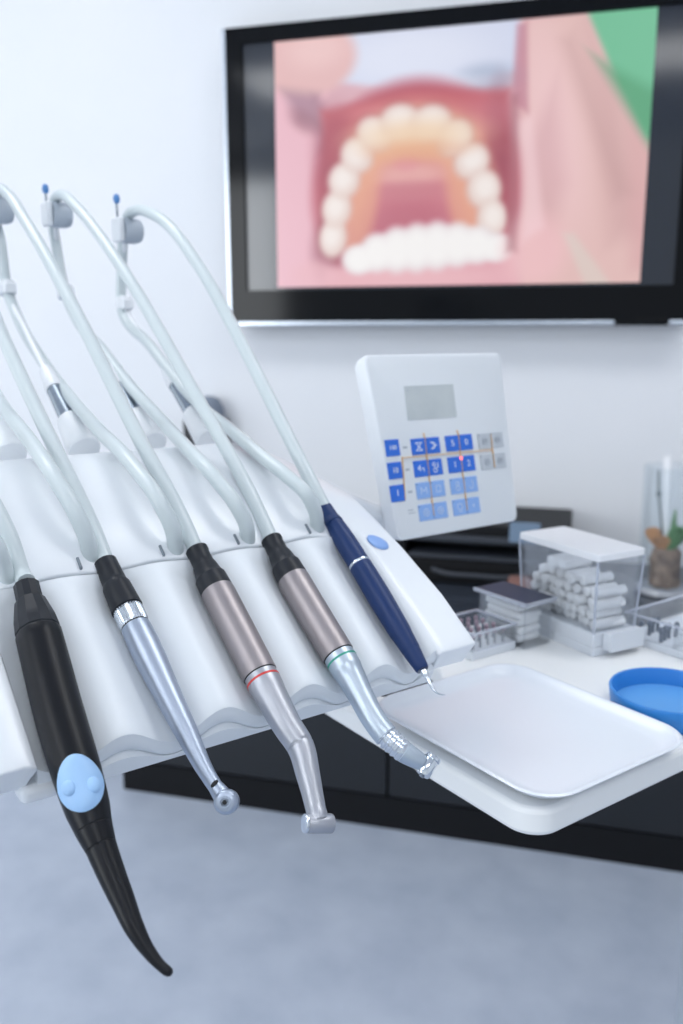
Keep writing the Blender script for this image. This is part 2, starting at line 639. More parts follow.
mk('bur_hole', lathe([(.0060, .0013), (.0066, .0012), (.0066, .0006)], pc, hax, 20), M['ring_line'], hd)
pl_, tl_, nl_ = p2.at(6.12)
cdir = (CAML - pl_).normalized()
cn = (cdir - tl_ * cdir.dot(tl_)).normalized()
cs = tl_.cross(cn)
mk('light_port', ellipsoid(pl_ + cn * .0038 + cs * -.0004, (cs * .0026, tl_ * .0016 + cs * .0006, cn * .0012), 20, 8), M['ring_line'], h2)
hose(h2, [ctn(.0132, -.005, N2), (.0135, .0180, .0125), (.0145, .0970, .0645), (.0145, .1874, .1240), (.0145, .2385, .160), (.0145, .34, .2500), (.0145, .41, .296),
          (.0145, .452, .3055), (.0145, .470, .299), (.0145, .475, .282), (.0145, .462, .250), (.0145, .447, .205), (.014, .385, .158), (.011, .310, .128), (.006, .223, .0993), (-.002, .1086, .0758), (-.006, .0428, .0576), (-.002, .0208, .0397), (.003, .0135, .0210), (.0060, .014, .0040)])

# ---- 3 and 4: electric motors with contra-angles
def motor(h, p):
    mk('connector', sweep(p, [(0, .0072), (.02, .0083), (.12, .0083), (.2, .0078), (.55, .0078), (.66, .0087), (.95, .0098), (1.2, .0113), (1.5, .0114), (2.0, .0117), (2.05, .0117)], 44), M['blackrubber'], h, ang=22)
    mk('motor', sweep(p, [(1.98, .0105), (2.0, .0116), (2.06, .0120), (2.5, .0120), (3.0, .0117), (3.01, .0110)], 44), M['motor'], h, label='warm grey metal motor')
    mk('joint', sweep(p, [(2.99, .0113), (3.09, .0113)], 44), M['ring_line'], h)


h3 = instrument('red_ring_handpiece', 'grey bent handpiece with a thin red ring, third from the left', .08, .0787)
p3 = Path([ctn(.0796, -.0056), ctn(.0794, .0190), ctn(.0794, .0322), ctn(.0796, .1050), ctn(.0796, .1115), ctn(.0797, .1230), ctn(.0804, .1455), ctn(.0820, .1605), ctn(.0778, .1790), ctn(.0746, .1910), ctn(.0696, .2085)])
motor(h3, p3)
mk('coupling', sweep(p3, [(3.07, .0104), (3.12, .0111), (3.7, .0113)], 44), M['neck'], h3)
mk('colour_ring', sweep(p3, [(3.68, .0112), (3.70, .01145), (3.92, .01145), (3.94, .0112)], 44), M['red'], h3, label='thin red ring')
mk('neck', sweep(p3, [(3.92, .0113), (4.3, .0113), (5.0, .0106), (6.0, .0093), (6.9, .0087), (6.93, .0084), (6.97, .0084), (7.0, .0086), (8, .0074), (9, .0065), (9.6, .0060), (9.8, .0063), (10, .0058)], 40), M['neck'], h3)
pc = p3.at(10)[0] + Vector((0, 0, -.001))
vd = (CAML - pc).normalized()
rt = vd.cross(Vector((0, 0, 1))).normalized() * -1
if (Vector((1, 0, 0))).dot(rt) < 0:
    rt = -rt
hax = (rt + vd * -.38 + Vector((0, 0, -.02))).normalized()
hd = mk('head', lathe([(-.0072, .0052), (-.0066, .0056), (.0078, .0057), (.0088, .0052), (.0094, .0038)], pc, hax), M['neck'], h3, label='small barrel-shaped head')
mk('push_button', lathe([(-.0094, .0036), (-.0092, .0050), (-.0086, .0055), (-.0075, .0055), (-.0073, .0046), (-.0068, .0046)], pc, hax), M['steelcollar'], hd)
hose(h3, [ctn(.0787, -.004), (.0787, .0150, .0140), (.0787, .0976, .0740), (.0787, .2326, .1770), (.0787, .3646, .2668), (.0787, .415, .296),
          (.0787, .452, .3055), (.0787, .470, .299), (.0787, .475, .282), (.0787, .4614, .2558), (.0787, .448, .2049), (.0785, .4103, .1706), (.077, .3344, .1308), (.075, .2498, .0992), (.068, .1614, .0775), (.055, .0499, .0585), (.057, .0145, .0395), (.0630, .0065, .0190), (.0660, .0100, .0030)])

h4 = instrument('green_ring_handpiece', 'grey bent handpiece with a thin green ring and chrome head', .08, .142)
p4 = Path([ctn(.1416, -.0046), ctn(.1412, .0200), ctn(.1410, .0338), ctn(.1422, .1050), ctn(.1424, .1115), ctn(.1424, .1215), ctn(.1415, .1400), ctn(.1412, .1590), ctn(.1430, .1712), ctn(.1484, .1845), ctn(.1580, .1972)])
motor(h4, p4)
mk('coupling', sweep(p4, [(3.07, .0104), (3.12, .0110), (3.75, .0111)], 44), M['neckcool'], h4)
mk('colour_ring', sweep(p4, [(3.73, .0110), (3.75, .01125), (3.97, .01125), (3.99, .0110)], 44), M['green'], h4, label='thin green ring')
mk('neck', sweep(p4, [(3.97, .0111), (4.6, .0110), (5.1, .0100), (6, .0087), (7, .0082), (8.0, .0080)], 40), M['neckcool'], h4)
gr = [(7.95, .0074), (8.05, .0080)]
for k in range(4):
    a = 8.1 + k * .24
    gr += [(a, .0068), (a + .06, .0068), (a + .09, .0078 - k * .00012), (a + .18, .0078 - k * .00012)]
gr += [(9.1, .0068)]
mk('grip_rings', sweep(p4, gr, 40, step=.5), M['steelcollar'], h4, label='ribbed steel grip rings', ang=30)
mk('neck_end', sweep(p4, [(9.08, .0066), (9.12, .0071), (9.6, .0063), (9.95, .0054), (10, .0050)], 36), M['neckcool'], h4)
pe, te, ne = p4.at(10)
pc = pe + te * .0034
vd = (CAML - pc).normalized()
rt = vd.cross(Vector((0, 0, 1))).normalized() * -1
if rt.x < 0:
    rt = -rt
up = rt.cross(vd).normalized()
if up.z < 0:
    up = -up
hax = (rt * .45 + up * .75 + vd * -.2).normalized()
hd = mk('head', lathe([(-.0075, .0018), (-.0070, .0044), (-.006, .0050), (.004, .0050), (.0048, .0046)], pc, hax), M['chrome'], h4, label='bright chrome head')
mk('push_button', lathe([(.0046, .0044), (.0050, .0056), (.0064, .0058), (.0074, .0052), (.0078, .003)], pc, hax), M['chrome'], hd)
mk('chuck', lathe([(-.0086, .001), (-.0084, .0018), (-.0070, .0020)], pc, hax, 20), M['bit'], hd)
hose(h4, [ctn(.1412, -.003), (.142, .0160, .0145), (.142, .1363, .1132), (.142, .3058, .2372), (.142, .3995, .290), (.142, .430, .3025),
          (.142, .452, .3055), (.142, .470, .299), (.142, .476, .284), (.142, .468, .2492), (.142, .4493, .2024), (.142, .4147, .1712), (.140, .340, .1419), (.137, .2683, .1111), (.131, .1771, .0818), (.1165, .0908, .0645), (.111, .0310, .0480), (.1165, .0100, .0300), (.1215, .0060, .0165), (.1250, .0100, .0020)])

# ---- 5: navy scaler
h5 = instrument('scaler_handpiece', 'navy blue ultrasonic scaler with hooked steel tip at the right end', .06, .2025)
N5 = -.001
p5 = Path([ctn(.2040, -.0290, N5), ctn(.2042, -.0150, N5), ctn(.2040, .0324, N5), ctn(.2022, .0978, N5), ctn(.2016, .1177, N5), ctn(.2010, .1332, N5)])
mk('cable_cap', sweep(p5, [(0, .0060), (.04, .0068), (.9, .0070), (1.0, .0074), (1.08, .0080)], 36), M['navy'], h5)
mk('grip', sweep(p5, [(1.06, .0076), (1.3, .0084), (1.6, .0088), (1.99, .0089)], 40), M['navy'], h5)
mk('ring', sweep(p5, [(1.985, .0089), (1.99, .0091), (2.02, .0091), (2.025, .0089)], 40), M['steelcollar'], h5, label='thin silver ring')
mk('nose_grip', sweep(p5, [(2.02, .0088), (2.04, .0091), (2.5, .0094), (2.85, .0088), (3.3, .0078), (3.9, .0070), (3.95, .0066), (4.0, .0067), (4.8, .0054), (4.9, .0052), (5, .0044)], 40), M['navy'], h5)
mk('nose_ring', sweep(p5, [(4.97, .0043), (5, .0040)], 24), M['bit'], h5)
pt = Path([ctn(.2010, .1325, N5), ctn(.2008, .1375, N5), ctn(.2004, .1410, N5), ctn(.1998, .1470, N5), ctn(.2000, .1512, N5), ctn(.2022, .1545, N5), ctn(.2065, .1566, N5)])
mk('tip', sweep(pt, [(0, .0026), (.9, .0027), (1.2, .0024), (1.6, .0016), (3, .0012), (4.5, .0008), (5.6, .0005), (6, .0002)], 16), M['chrome'], h5, label='hooked steel tip')
hose(h5, [ctn(.2040, -.022, N5), (.2032, .0340, .0290), (.2025, .0724, .0679), (.2025, .156, .1508), (.2025, .2422, .2263), (.2025, .3079, .268), (.2025, .3445, .2806), (.2025, .380, .2872),
          (.2025, .402, .2845), (.2025, .418, .272), (.2025, .424, .255), (.2025, .4284, .2363), (.200, .4300, .1880), (.195, .3419, .1445), (.186, .1997, .0860), (.178, .1299, .0722), (.173, .071, .0570), (.1735, .0267, .0435), (.178, .0095, .0330), (.1845, .0075, .0190), (.1890, .0110, .0030)])

# ================================================================== HOSE ARMS
def arm(x, label, drum, clamp, pin=.03, mid=(.468, .249)):
    a = empty('hose_arm', label, 'hose arm', (x, .215, .05), 'hose support arms on the hood')
    dy, dz = drum
    cy, cz = clamp
    s0 = Vector((x - .009, .203, .0560))
    dirv = Vector((0, .105, .071)).normalized()
    mk('socket', lathe([(-.001, .0136), (0, .0145), (.004, .0150), (.036, .0128), (.041, .0118), (.042, .009)], s0, dirv), M['armwhite'], a)
    e = s0 + dirv * .041
    mk('tube', lathe([(0, .0092), (.047, .0080), (.048, .006)], e, dirv), M['rod'], a, label='polished steel tube')
    e2 = e + dirv * .047
    mk('collar', lathe([(-.002, .0086), (.004, .0090), (.03, .0062), (.031, .004)], e2, dirv), M['armwhite'], a)
    e3 = e2 + dirv * .028
    mk('rod', tube([e3, e3.lerp(Vector((x, cy - .012, cz - .004)), .55) + Vector((0, .004, -.002)), (x, cy - .004, cz - .002), (x, cy + .003, cz + .012), (x, mid[0], mid[1]), (x, dy + .010, dz - .004)], .0028, 12), M['armwhite'], a)
    # clamp that ties the hose to the rod
    T = (Vector((x, dy, dz)) - Vector((x, cy, cz)))
    T = Vector((0, .25, 1)).normalized()
    mk('clamp', join(lathe([(-.0075, .0078), (-.007, .0090), (.007, .0090), (.0075, .0078)], (x, cy, cz), T), box(x - .006, x + .006, cy - .016, cy - .004, cz - .006, cz + .005)), M['armwhite'], a, bevel=.0015)
    # drum the hose hangs over
    cdm = Vector((x, dy, dz))
    dr = mk('drum', lathe([(-.009, .012), (-.008, .0135), (.004, .0138), (.009, .0132), (.0125, .0115), (.0135, .007)], cdm, (1, 0, 0)), M['armgrey'], a)
    mk('side_plate', xform(box(-.004, .003, -.0125, .0115, -.013, .0135), Matrix.Translation(cdm + Vector((-.0125, 0, 0)))), M['armwhite'], dr, bevel=.003)
    pp = cdm + Vector((-.012, .002, .012))
    pn = mk('pin', lathe([(0, .0012), (pin - .012, .0012)], pp, (0, 0.05, 1), 12), M['rod'], a)
    mk('pin_tip', lathe([(0, .0016), (.0015, .0032), (.005, .0038), (.0085, .0030), (.010, .0012)], pp + Vector((0, 0, pin - .014)), (0, 0.05, 1), 20), M['bluetip'], pn, label='blue knob on the pin')
    return a


arm(HX[4], 'rightmost white hose arm, holding the hose of the navy scaler', (.403, .268), (.430, .190), .030, (.428, .236))
arm(HX[3], 'white hose arm with blue knob, holding the hose of the green ring handpiece', (.455, .2855), (.4493, .2024), .024)
arm(HX[2], 'white hose arm cut by the left edge, on the hose of the red ring handpiece', (.455, .2855), (.448, .2049), .024)
arm(HX[1], 'leftmost white hose arm socket on the hood, its upper end out of the picture', (.455, .2855), (.447, .205), .024)

# ================================================================== CONTROL PANEL
ke = radians(76)
PX = Vector((1, 0, 0))
PY = Vector((0, cos(ke), sin(ke)))
PN = Vector((0, -sin(ke), cos(ke)))
PO = Vector((.3922, .0816, .0546))


def pp3(u, v, n=0):
    return PO + PX * u + PY * v + PN * n


cp = empty('control_panel', 'white keypad panel with blue keys and small grey display beside the unit', 'control panel', pp3(0, -.09, -.02))


def tap(u, v):   # tapering outline
    return u


def poly_round(corners, r, n=6):
    out = []
    m = len(corners)
    for i in range(m):
        a, b, c = Vector(corners[i - 1]), Vector(corners[i]), Vector(corners[(i + 1) % m])
        d1, d2 = (a - b).normalized(), (c - b).normalized()
        p1, p2 = b + d1 * r, b + d2 * r
        for k in range(n + 1):
            t = k / n
            out.append(p1 * (1 - t)**2 + b * 2 * t * (1 - t) + p2 * t * t)
    return out


out = poly_round([(-.0800, -.0915), (.0800, -.0915), (.0892, .0862), (-.0905, .0862)], .0075)
cen = Vector((0, -.003))
V, F = [], []
lev = [(-.024, .90), (-.022, .95), (-.016, .975), (-.004, .99), (-.001, .985), (0, .965)]
n = len(out)
for dn, sc in lev:
    for p in out:
        q = cen + (p - cen) * sc
        V.append(pp3(q.x, q.y, dn))
for i in range(len(lev) - 1):
    for k in range(n):
        F.append((i * n + k, i * n + (k + 1) % n, (i + 1) * n + (k + 1) % n, (i + 1) * n + k))
F.append(tuple(range(n)))
mk('casing', (V, F), M['panelside'], cp, ang=30)
V2 = []
for dn, sc in ((-.0035, .972), (.0004, .972), (.0006, .968)):
    for p in out:
        q = cen + (p - cen) * sc
        V2.append(pp3(q.x, q.y, dn))
F2 = []
for i in range(2):
    for k in range(n):
        F2.append((i * n + k, i * n + (k + 1) % n, (i + 1) * n + (k + 1) % n, (i + 1) * n + k))
F2.append(tuple(range(2 * n, 3 * n)))
mk('faceplate', (V2, F2), M['panel'], cp, ang=30)


def plate(u0, u1, v0, v1, n0, n1, sh=0.0):
    c = [(u0, v0), (u1, v0), (u1 + sh, v1), (u0 + sh, v1)]
    V = [pp3(a, b, n0) for a, b in c] + [pp3(a, b, n1) for a, b in c]
    return V, box(0, 1, 0, 1, 0, 1)[1]


disp = mk('display', plate(-.0492, .0136, .0214, .0541, .0002, .0011, .0012), M['display'], cp, label='small grey liquid crystal display')
mk('display_mark', plate(-.0455, -.0438, .0490, .0505, .0010, .0013), M['legendgrey'], disp)


PANEL_R = Matrix((PX, PY, PN)).transposed().to_4x4()


def legend(txt, u, v, size, m, parent):
    cu = bpy.data.curves.new('legend', 'FONT')
    cu.body = txt
    cu.size = size
    cu.align_x = 'CENTER'
    cu.align_y = 'CENTER'
    cu.extrude = .00008
    cu.materials.append(m)
    tmp = bpy.data.objects.new('tmp', cu)
    COL.objects.link(tmp)
    dg = bpy.context.evaluated_depsgraph_get()
    me = bpy.data.meshes.new_from_object(tmp.evaluated_get(dg))
    bpy.data.objects.remove(tmp)
    bpy.data.curves.remove(cu)
    me.name = 'legend'
    o = bpy.data.objects.new('legend', me)
    COL.objects.link(o)
    o.parent = parent
    o.matrix_basis = Matrix.Translation(pp3(u, v, .0019) - Vector(cp['base'])) @ PANEL_R
    return o


def strokes(lines, u, v, w=.0007):
    parts = []
    for (a, b) in lines:
        a, b = Vector((u + a[0], v + a[1])), Vector((u + b[0], v + b[1]))
        d = (b - a).normalized() * w * .5
        q = Vector((-d.y, d.x))
        c = [a - d + q, a - d - q, b + d - q, b + d + q]
        V = [pp3(p.x, p.y, .0016) for p in c] + [pp3(p.x, p.y, .0020) for p in c]
        parts.append((V, box(0, 1, 0, 1, 0, 1)[1]))
    return join(*parts)


def ringpts(r, n=12, a0=0, a1=2 * pi, c=(0, 0)):
    p = [(c[0] + r * cos(a0 + (a1 - a0) * k / n), c[1] + r * sin(a0 + (a1 - a0) * k / n)) for k in range(n + 1)]
    return list(zip(p[:-1], p[1:]))


ICON = {
    'hourglass': ringpts(.0034, 8, -pi / 2.2, pi / 2.2, (-.0042, 0)) + ringpts(.0034, 8, pi - pi / 2.2, pi + pi / 2.2, (.0042, 0)) + [((-.003, .0038), (.003, .0038)), ((-.003, -.0038), (.003, -.0038))],
    'swirl': ringpts(.0032, 9, -pi / 2, pi / 2, (-.001, 0)) + [((-.003, .0034), (.0008, .0008)), ((-.003, -.0034), (.0008, -.0008)), ((.001, 0), (.0042, 0))],
    'back': [((-.004, .0004), (-.001, .003)), ((-.004, .0004), (-.001, -.0018)), ((-.004, .0004), (.003, .0004)), ((.003, .0004), (.003, -.0026))],
    'tool': ringpts(.0017, 8, 0, 2 * pi, (-.002, .0028)) + ringpts(.0022, 8, 0, 2 * pi, (-.001, -.0028)) + [((.003, .004), (.003, .0)), ((.001, .0), (.0034, .0))],
    'cup': [((-.0035, .003), (-.0035, -.003)), ((-.0035, .003), (0, -.001)), ((0, -.001), (.0035, .003)), ((.0035, .003), (.0035, -.003))],
    'square': [((-.0028, .003), (.0028, .003)), ((.0028, .003), (.0028, -.003)), ((.0028, -.003), (-.0028, -.003)), ((-.0028, -.003), (-.0028, .003))],
    'eight': ringpts(.002, 8, 0, 2 * pi, (0, .0022)) + ringpts(.0024, 8, 0, 2 * pi, (0, -.0022)),
    'hook': [((.002, .004), (.002, -.002))] + ringpts(.0022, 6, -pi, 0, (-.0002, -.002)),
    'ring': ringpts(.0034, 12) + ringpts(.0014, 8),
    'ringtail': ringpts(.0032, 12, 0, 2 * pi, (0, .0006)) + [((-.002, -.0042), (.002, -.0042))],
    'spark': [((-.0012, 0), (.0012, 0)), ((0, -.0018), (0, .0018))],
}


def key(u, v, w, m, kind, lm):
    k = mk('key', plate(u, u + w, v, v + .0157, .0003, .0016), m, cp, bevel=.0004, seg=1)
    cu, cv = u + w / 2, v + .0078
    if kind is None:
        pass
    elif kind in ICON:
        mk('legend', strokes(ICON[kind], cu, cv), lm, k)
    else:
        legend(kind, cu, cv, .0085 if len(kind) < 2 else (.0072 if len(kind) < 3 else .0060), lm, k)
    mk('key_dot', plate(u + .0007, u + .0017, v + .0136, v + .0146, .0014, .0018), M['dot'], k)
    return k


rowv = [-.0124, -.0336, -.0546, -.0757]
for i, t in enumerate(('100', '10', '1')):
    key(-.0808 - .0008 * i, -.0112 - .0214 * i, .0168, M['keyblue'], t, M['legend'])
dk = [(('hourglass', 'swirl'), ('5', '0')), (('back', 'tool'), ('1', '2')), (('cup', 'square'), ('eight', 'hook')), (('ring', 'ring'), ('ringtail', 'spark'))]
for r, (c2, c3) in enumerate(dk):
    km = M['keyblue'] if r < 2 else M['keylight']
    lm = M['legend'] if r < 2 else M['legendsoft']
    for u0, pair in ((-.0496 - .0007 * r, c2), (-.0061 - .0007 * r, c3)):
        key(u0, rowv[r], .0177, km, pair[0], lm)
        key(u0 + .0182, rowv[r], .0177, km, pair[1], lm)
for r in (0, 1):
    u0 = .0376 - .0004 * r
    key(u0, rowv[r] - .0008, .0174, M['keygrey'], 'ring', M['legendgrey'])
    key(u0 + .0178, rowv[r] - .0008, .0174, M['keygrey'], 'ring', M['legendgrey'])
W = .00025


def line(u0, v0, u1, v1):
    a, b = Vector((u0, v0)), Vector((u1, v1))
    d = (b - a).normalized()
    q = Vector((-d.y, d.x)) * W
    c = [a + q, a - q, b - q, b + q]
    return [pp3(p.x, p.y, .0004) for p in c] + [pp3(p.x, p.y, .0021) for p in c], box(0, 1, 0, 1, 0, 1)[1]


mk('guide_lines', join(line(-.0623, -.0137, .0560, -.0150), line(-.0626, -.0126, -.0664, -.0536), line(-.0319, .0060, -.0341, -.0720), line(.0119, .0060, .0096, -.0720),
                       line(.0560, .0010, .0552, -.0330),
                       plate(-.0329, -.0312, .0064, .0080, .0004, .0012), plate(.0109, .0126, .0064, .0080, .0004, .0012)), M['orange'], cp, label='thin orange printed guide lines')
mk('indicator_lamp', lathe([(0, .0016), (.0010, .0016), (.0016, .001)], pp3(.0109, -.0200, .0014), PN, 16), M['led'], cp, label='glowing red indicator lamp')
mk('printed_marks', join(*[plate(-.0595 - .0007 * i, -.0545 - .0007 * i, -.005 - .0212 * i, -.0030 - .0212 * i, .0004, .0009) for i in range(3)], plate(-.0640, -.0575, -.0640, -.0630, .0004, .0009), plate(-.0640, -.0555, -.0668, -.0660, .0004, .0009)), M['legendgrey'], cp)
# bracket from panel to the hood
mk('bracket', tube([pp3(-.035, -.062, -.022), pp3(-.055, -.068, -.034), (.290, .105, -.005), (.255, .105, .012), (.225, .10, .022)], .011, 18), M['shell'], cp)

# ================================================================== TRAY TABLE
ZT = -.1588
table = empty('tray_table', 'white tray table with rounded corner under the tray, to the right of the unit', 'table', (.45, -.05, ZT))
poly = poly_round([(.2215, -.197), (.80, -.197), (.80, .135), (.365, .135), (.345, .048), (.328, .012), (.2215, .012)], .001, 1)
poly = [Vector(p) for p in ([Vector((  .2215 + .024 * (1 - cos(radians(a))), -.1985 + .024 * (1 - sin(radians(a))))) for a in range(0, 91, 9)] + [Vector(q) for q in ((.80, -.1985), (.80, .004), (.585, .004), (.575, .112), (.362, .112))])] + [Vector((.352, .060)), Vector((.345, .035)), Vector((.333, .016)), Vector((.322, .012)), Vector((.268, .012)), Vector((.262, .018)), Vector((.262, .085)), Vector((.2215, .085))]
mk('platform', prism(poly, ZT - .021, ZT), M['platform'], table, bevel=.0045, ang=40)
mk('column', lathe([(0, .16), (.02, .16), (.035, .03), (OW.z + ZT - .02, .03)], (.77, -.02, zf), (0, 0, 1)), M['post'], table)

# instrument tray
tr = empty('instrument_tray', 'shallow white plastic tray lying on the front of the tray table', 'tray', (.30, -.115, ZT))
levels = [(.024, ZT + .0004, .016), (.022, ZT + .0008, .017), (.015, ZT + .0045, .022), (.006, ZT + .0110, .027), (.0008, ZT + .0150, .030), (-.0003, ZT + .0162, .030), (.0008, ZT + .0172, .029), (.0030, ZT + .0170, .027), (.0052, ZT + .0150, .025), (.0080, ZT + .0122, .0225), (.0125, ZT + .0104, .019), (.019, ZT + .0098, .015)]
V, F = [], []
npt = 0
for ins, z, r in levels:
    ring = rrect(.2165 + ins, .3850 - ins, -.2125 + ins, -.0155 - ins, r, 10)
    npt = len(ring)
    V += [(p[0], p[1], z) for p in ring]
for i in range(len(levels) - 1):
    for k in range(npt):
        F.append((i * npt + k, i * npt + (k + 1) % npt, (i + 1) * npt + (k + 1) % npt, (i + 1) * npt + k))
F.append(tuple(range(npt)))
F.append(tuple(range((len(levels) - 1) * npt, len(levels) * npt)))
mk('tray_body', (V, F), M['tray'], tr, ang=60)

# blue dish
DC = Vector((.4400, -.1500, ZT))
dish = empty('blue_dish', 'round sky blue plastic dish beside the tray', 'dish', DC)
mk('dish_wall', lathe([(.0005, .046), (.002, .0475), (.0185, .0500), (.0200, .0495), (.0200, .0475), (.0185, .0468), (.0055, .0448), (.0050, .043)], DC, (0, 0, 1), 56), M['dish'], dish)
mk('dish_floor', lathe([(.0045, .0447), (.0062, .0445), (.0066, .036)], DC, (0, 0, 1), 48), M['dishin'], dish)


# ------------------------------------------------------------------ open acrylic box helper
def open_box(name_prefix, parent, x0, x1, y0, y1, z0, z1, w=.0022, divx=(), divy=(), base=None):
    if base:
        mk('base', box(x0, x1, y0, y1, z0, z0 + base), M['drawer'], parent, bevel=.001)
        zb = z0 + base
    else:
        zb = z0
    parts = [box(x0, x1, y0, y0 + w, zb, z1), box(x0, x1, y1 - w, y1, zb, z1), box(x0, x0 + w, y0 + w, y1 - w, zb, z1), box(x1 - w, x1, y0 + w, y1 - w, zb, z1)]
    for d in divx:
        parts.append(box(d, d + w, y0 + w, y1 - w, zb, z1 - .003))
    for d in divy:
        parts.append(box(x0 + w, x1 - w, d, d + w, zb, z1 - .003))
    if not base:
        parts.append(box(x0 + w, x1 - w, y0 + w, y1 - w, zb, zb + w))
    mk('clear_walls', join(*parts), M['clear'], parent)
    e = .0006
    rim = [box(x0 - e, x1 + e, y0 - e, y0 + w + e, z1, z1 + .0016), box(x0 - e, x1 + e, y1 - w - e, y1 + e, z1, z1 + .0016),
           box(x0 - e, x0 + w + e, y0 + w + e, y1 - w - e, z1, z1 + .0016), box(x1 - w - e, x1 + e, y0 + w + e, y1 - w - e, z1, z1 + .0016)]
    mk('rim', join(*rim), M['clearedge'], parent)


# ---- left acrylic box of burs
bx = empty('bur_box', 'low clear acrylic box holding small burs, next to the end of the unit', 'box', (.415, .07, ZT))
open_box('bur', bx,   .384, .4445, .0305, .088, ZT, ZT + .026, base=.009)
g = 'burs in the low clear box'
proto = None
for i in range(5):
    for j in range(4):
        x, y = .391 + i * .0105 + random.uniform(-.001, .001), .038 + j * .0135 + random.uniform(-.001, .001)
        if proto is None:
            proto = empty('bur', 'tiny steel bur standing in the low clear box', 'bur', (x, y, ZT + .009), g)
            mk('shank', lathe([(0, .0014), (.011, .0012)], (x, y, ZT + .009), (0, 0, 1), 10), M['bit'], proto)
            mk('bur_head', lathe([(.010, .001), (.012, .0022), (.015, .0022), (.0165, .0008)], (x, y, ZT + .009), (0, 0, 1), 10), M['bitpink'], proto)
        else:
            c = proto.copy()
            COL.objects.link(c)
            c.matrix_world = UNIT @ Matrix.Translation((x, y, ZT + .009)) @ Matrix.Rotation(random.uniform(-.12, .12), 4, 'X')
            for ch in list(proto.children):
                d = ch.copy()
                COL.objects.link(d)
                d.parent = c

# ---- acrylic box with a dark lid and white gauze inside
gb = empty('gauze_box', 'clear acrylic box of white gauze with a dark navy lid', 'box', (.465, .07, ZT))
open_box('gauze', gb, .4485, .4875, .0225, .089, ZT, ZT + .046)
mk('lid', box(.444, .488, .0185, .092, ZT + .0478, ZT + .0505), M['lidnavy'], gb, bevel=.0006, label='dark navy lid with pale edge')
mk('lid_edge', join(box(.4425, .4440, .0180, .0925, ZT + .0474, ZT + .0509), box(.444, .488, .0170, .0185, ZT + .0474, ZT + .0509)), M['clearedge'], gb)
gauze = None
for k in range(5):
    z = ZT + .0028 + k * .0083
    o = mk('gauze_pad', xform(box(.4515, .4845, .034, .083, z, z + .0078), Matrix.Translation((random.uniform(-.0006, .0006), random.uniform(-.002, .002), 0))), M['cotton'], None, base=(.468, .058, z), frame=UNIT, bevel=.0028)
    tag(o, 'stacked white gauze pad inside the navy-lidded acrylic box', 'gauze pad', 'gauze pads in the acrylic box')

# ---- cotton roll dispenser
cx, cy = .5185, .0225
RD = Matrix.Translation((cx + .0085, cy, 0)) @ Matrix.Rotation(radians(-6.5), 4, 'Z') @ Matrix.Translation((-cx, -cy, 0))
cd = empty('cotton_dispenser', 'clear cotton roll dispenser with white lid on the tray table', 'dispenser', (cx, cy, ZT))
mk('base', xform(join(box(.4865, .5415, -.0345, .0725, ZT, ZT + .009), box(.4865, .5415, -.0340, .0725, ZT + .009, ZT + .024)), RD), M['drawer'], cd, bevel=.0012)
mk('drawer', xform(join(box(.4990, .5440, -.0455, -.0346, ZT + .0065, ZT + .0240), box(.4985, .5445, -.0465, -.0455, ZT + .0060, ZT + .0265)), RD), M['drawer'], cd, bevel=.0012, label='small pull-out drawer at the foot')
w = .0022


def flare(x0, x1, y0, y1, z0, z1, f):
    v = [(x0, y0, z0), (x1, y0, z0), (x1, y1, z0), (x0, y1, z0), (x0 - f, y0 - f, z1), (x1 + f, y0 - f, z1), (x1 + f, y1 + f, z1), (x0 - f, y1 + f, z1)]
    return v, box(0, 1, 0, 1, 0, 1)[1]


z0, z1 = ZT + .0242, ZT + .0985
x0, x1, y0, y1, fl = .4870, .5410, -.0340, .0720, .0040
parts = []
for s in ((x0, x1, y0, y0, 0, -1), (x0, x1, y1, y1, 0, 1), (x0, x0, y0, y1, -1, 0), (x1, x1, y0, y1, 1, 0)):
    a0, a1, b0, b1, sx, sy = s
    if sy:
        c = [(a0, b0), (a1, b0), (a1, b0 - sy * w), (a0, b0 - sy * w)]
        t = [(a0 - fl, b0 + sy * fl), (a1 + fl, b0 + sy * fl), (a1 + fl, b0 + sy * fl - sy * w), (a0 - fl, b0 + sy * fl - sy * w)]
    else:
        c = [(a0, b0 + w), (a0, b1 - w), (a0 - sx * w, b1 - w), (a0 - sx * w, b0 + w)]
        t = [(a0 + sx * fl, b0 - fl + w), (a0 + sx * fl, b1 + fl - w), (a0 + sx * fl - sx * w, b1 + fl - w), (a0 + sx * fl - sx * w, b0 - fl + w)]
    parts.append(([(p[0], p[1], z0) for p in c] + [(p[0], p[1], z1) for p in t], box(0, 1, 0, 1, 0, 1)[1]))
mk('clear_walls', xform(join(*parts), RD), M['clear'], cd)
ed = []
for ax, ay in ((x0, y0), (x1, y0), (x0, y1), (x1, y1)):
    sx, sy = (1 if ax == x1 else -1), (1 if ay == y1 else -1)
    c = [(ax - .0008, ay - .0008), (ax + .0008, ay - .0008), (ax + .0008, ay + .0008), (ax - .0008, ay + .0008)]
    ed.append(([(p[0] + sx * .0006, p[1] + sy * .0006, z0) for p in c] + [(p[0] + sx * (fl + .0006), p[1] + sy * (fl + .0006), z1) for p in c], box(0, 1, 0, 1, 0, 1)[1]))
for q in ed:
    mk('corner_edge', xform(q, RD), M['clearedge'], cd)
mk('lid', xform(join(prism(rrect(x0 - fl - .0015, x1 + fl + .0015, y0 - fl - .0015, y1 + fl + .0015, .004, 4), z1 + .0003, z1 + .0075)), RD), M['milky'], cd, bevel=.0012, label='white hinged lid')
roll = None
gname = 'cotton rolls in the dispenser'
nr = 0
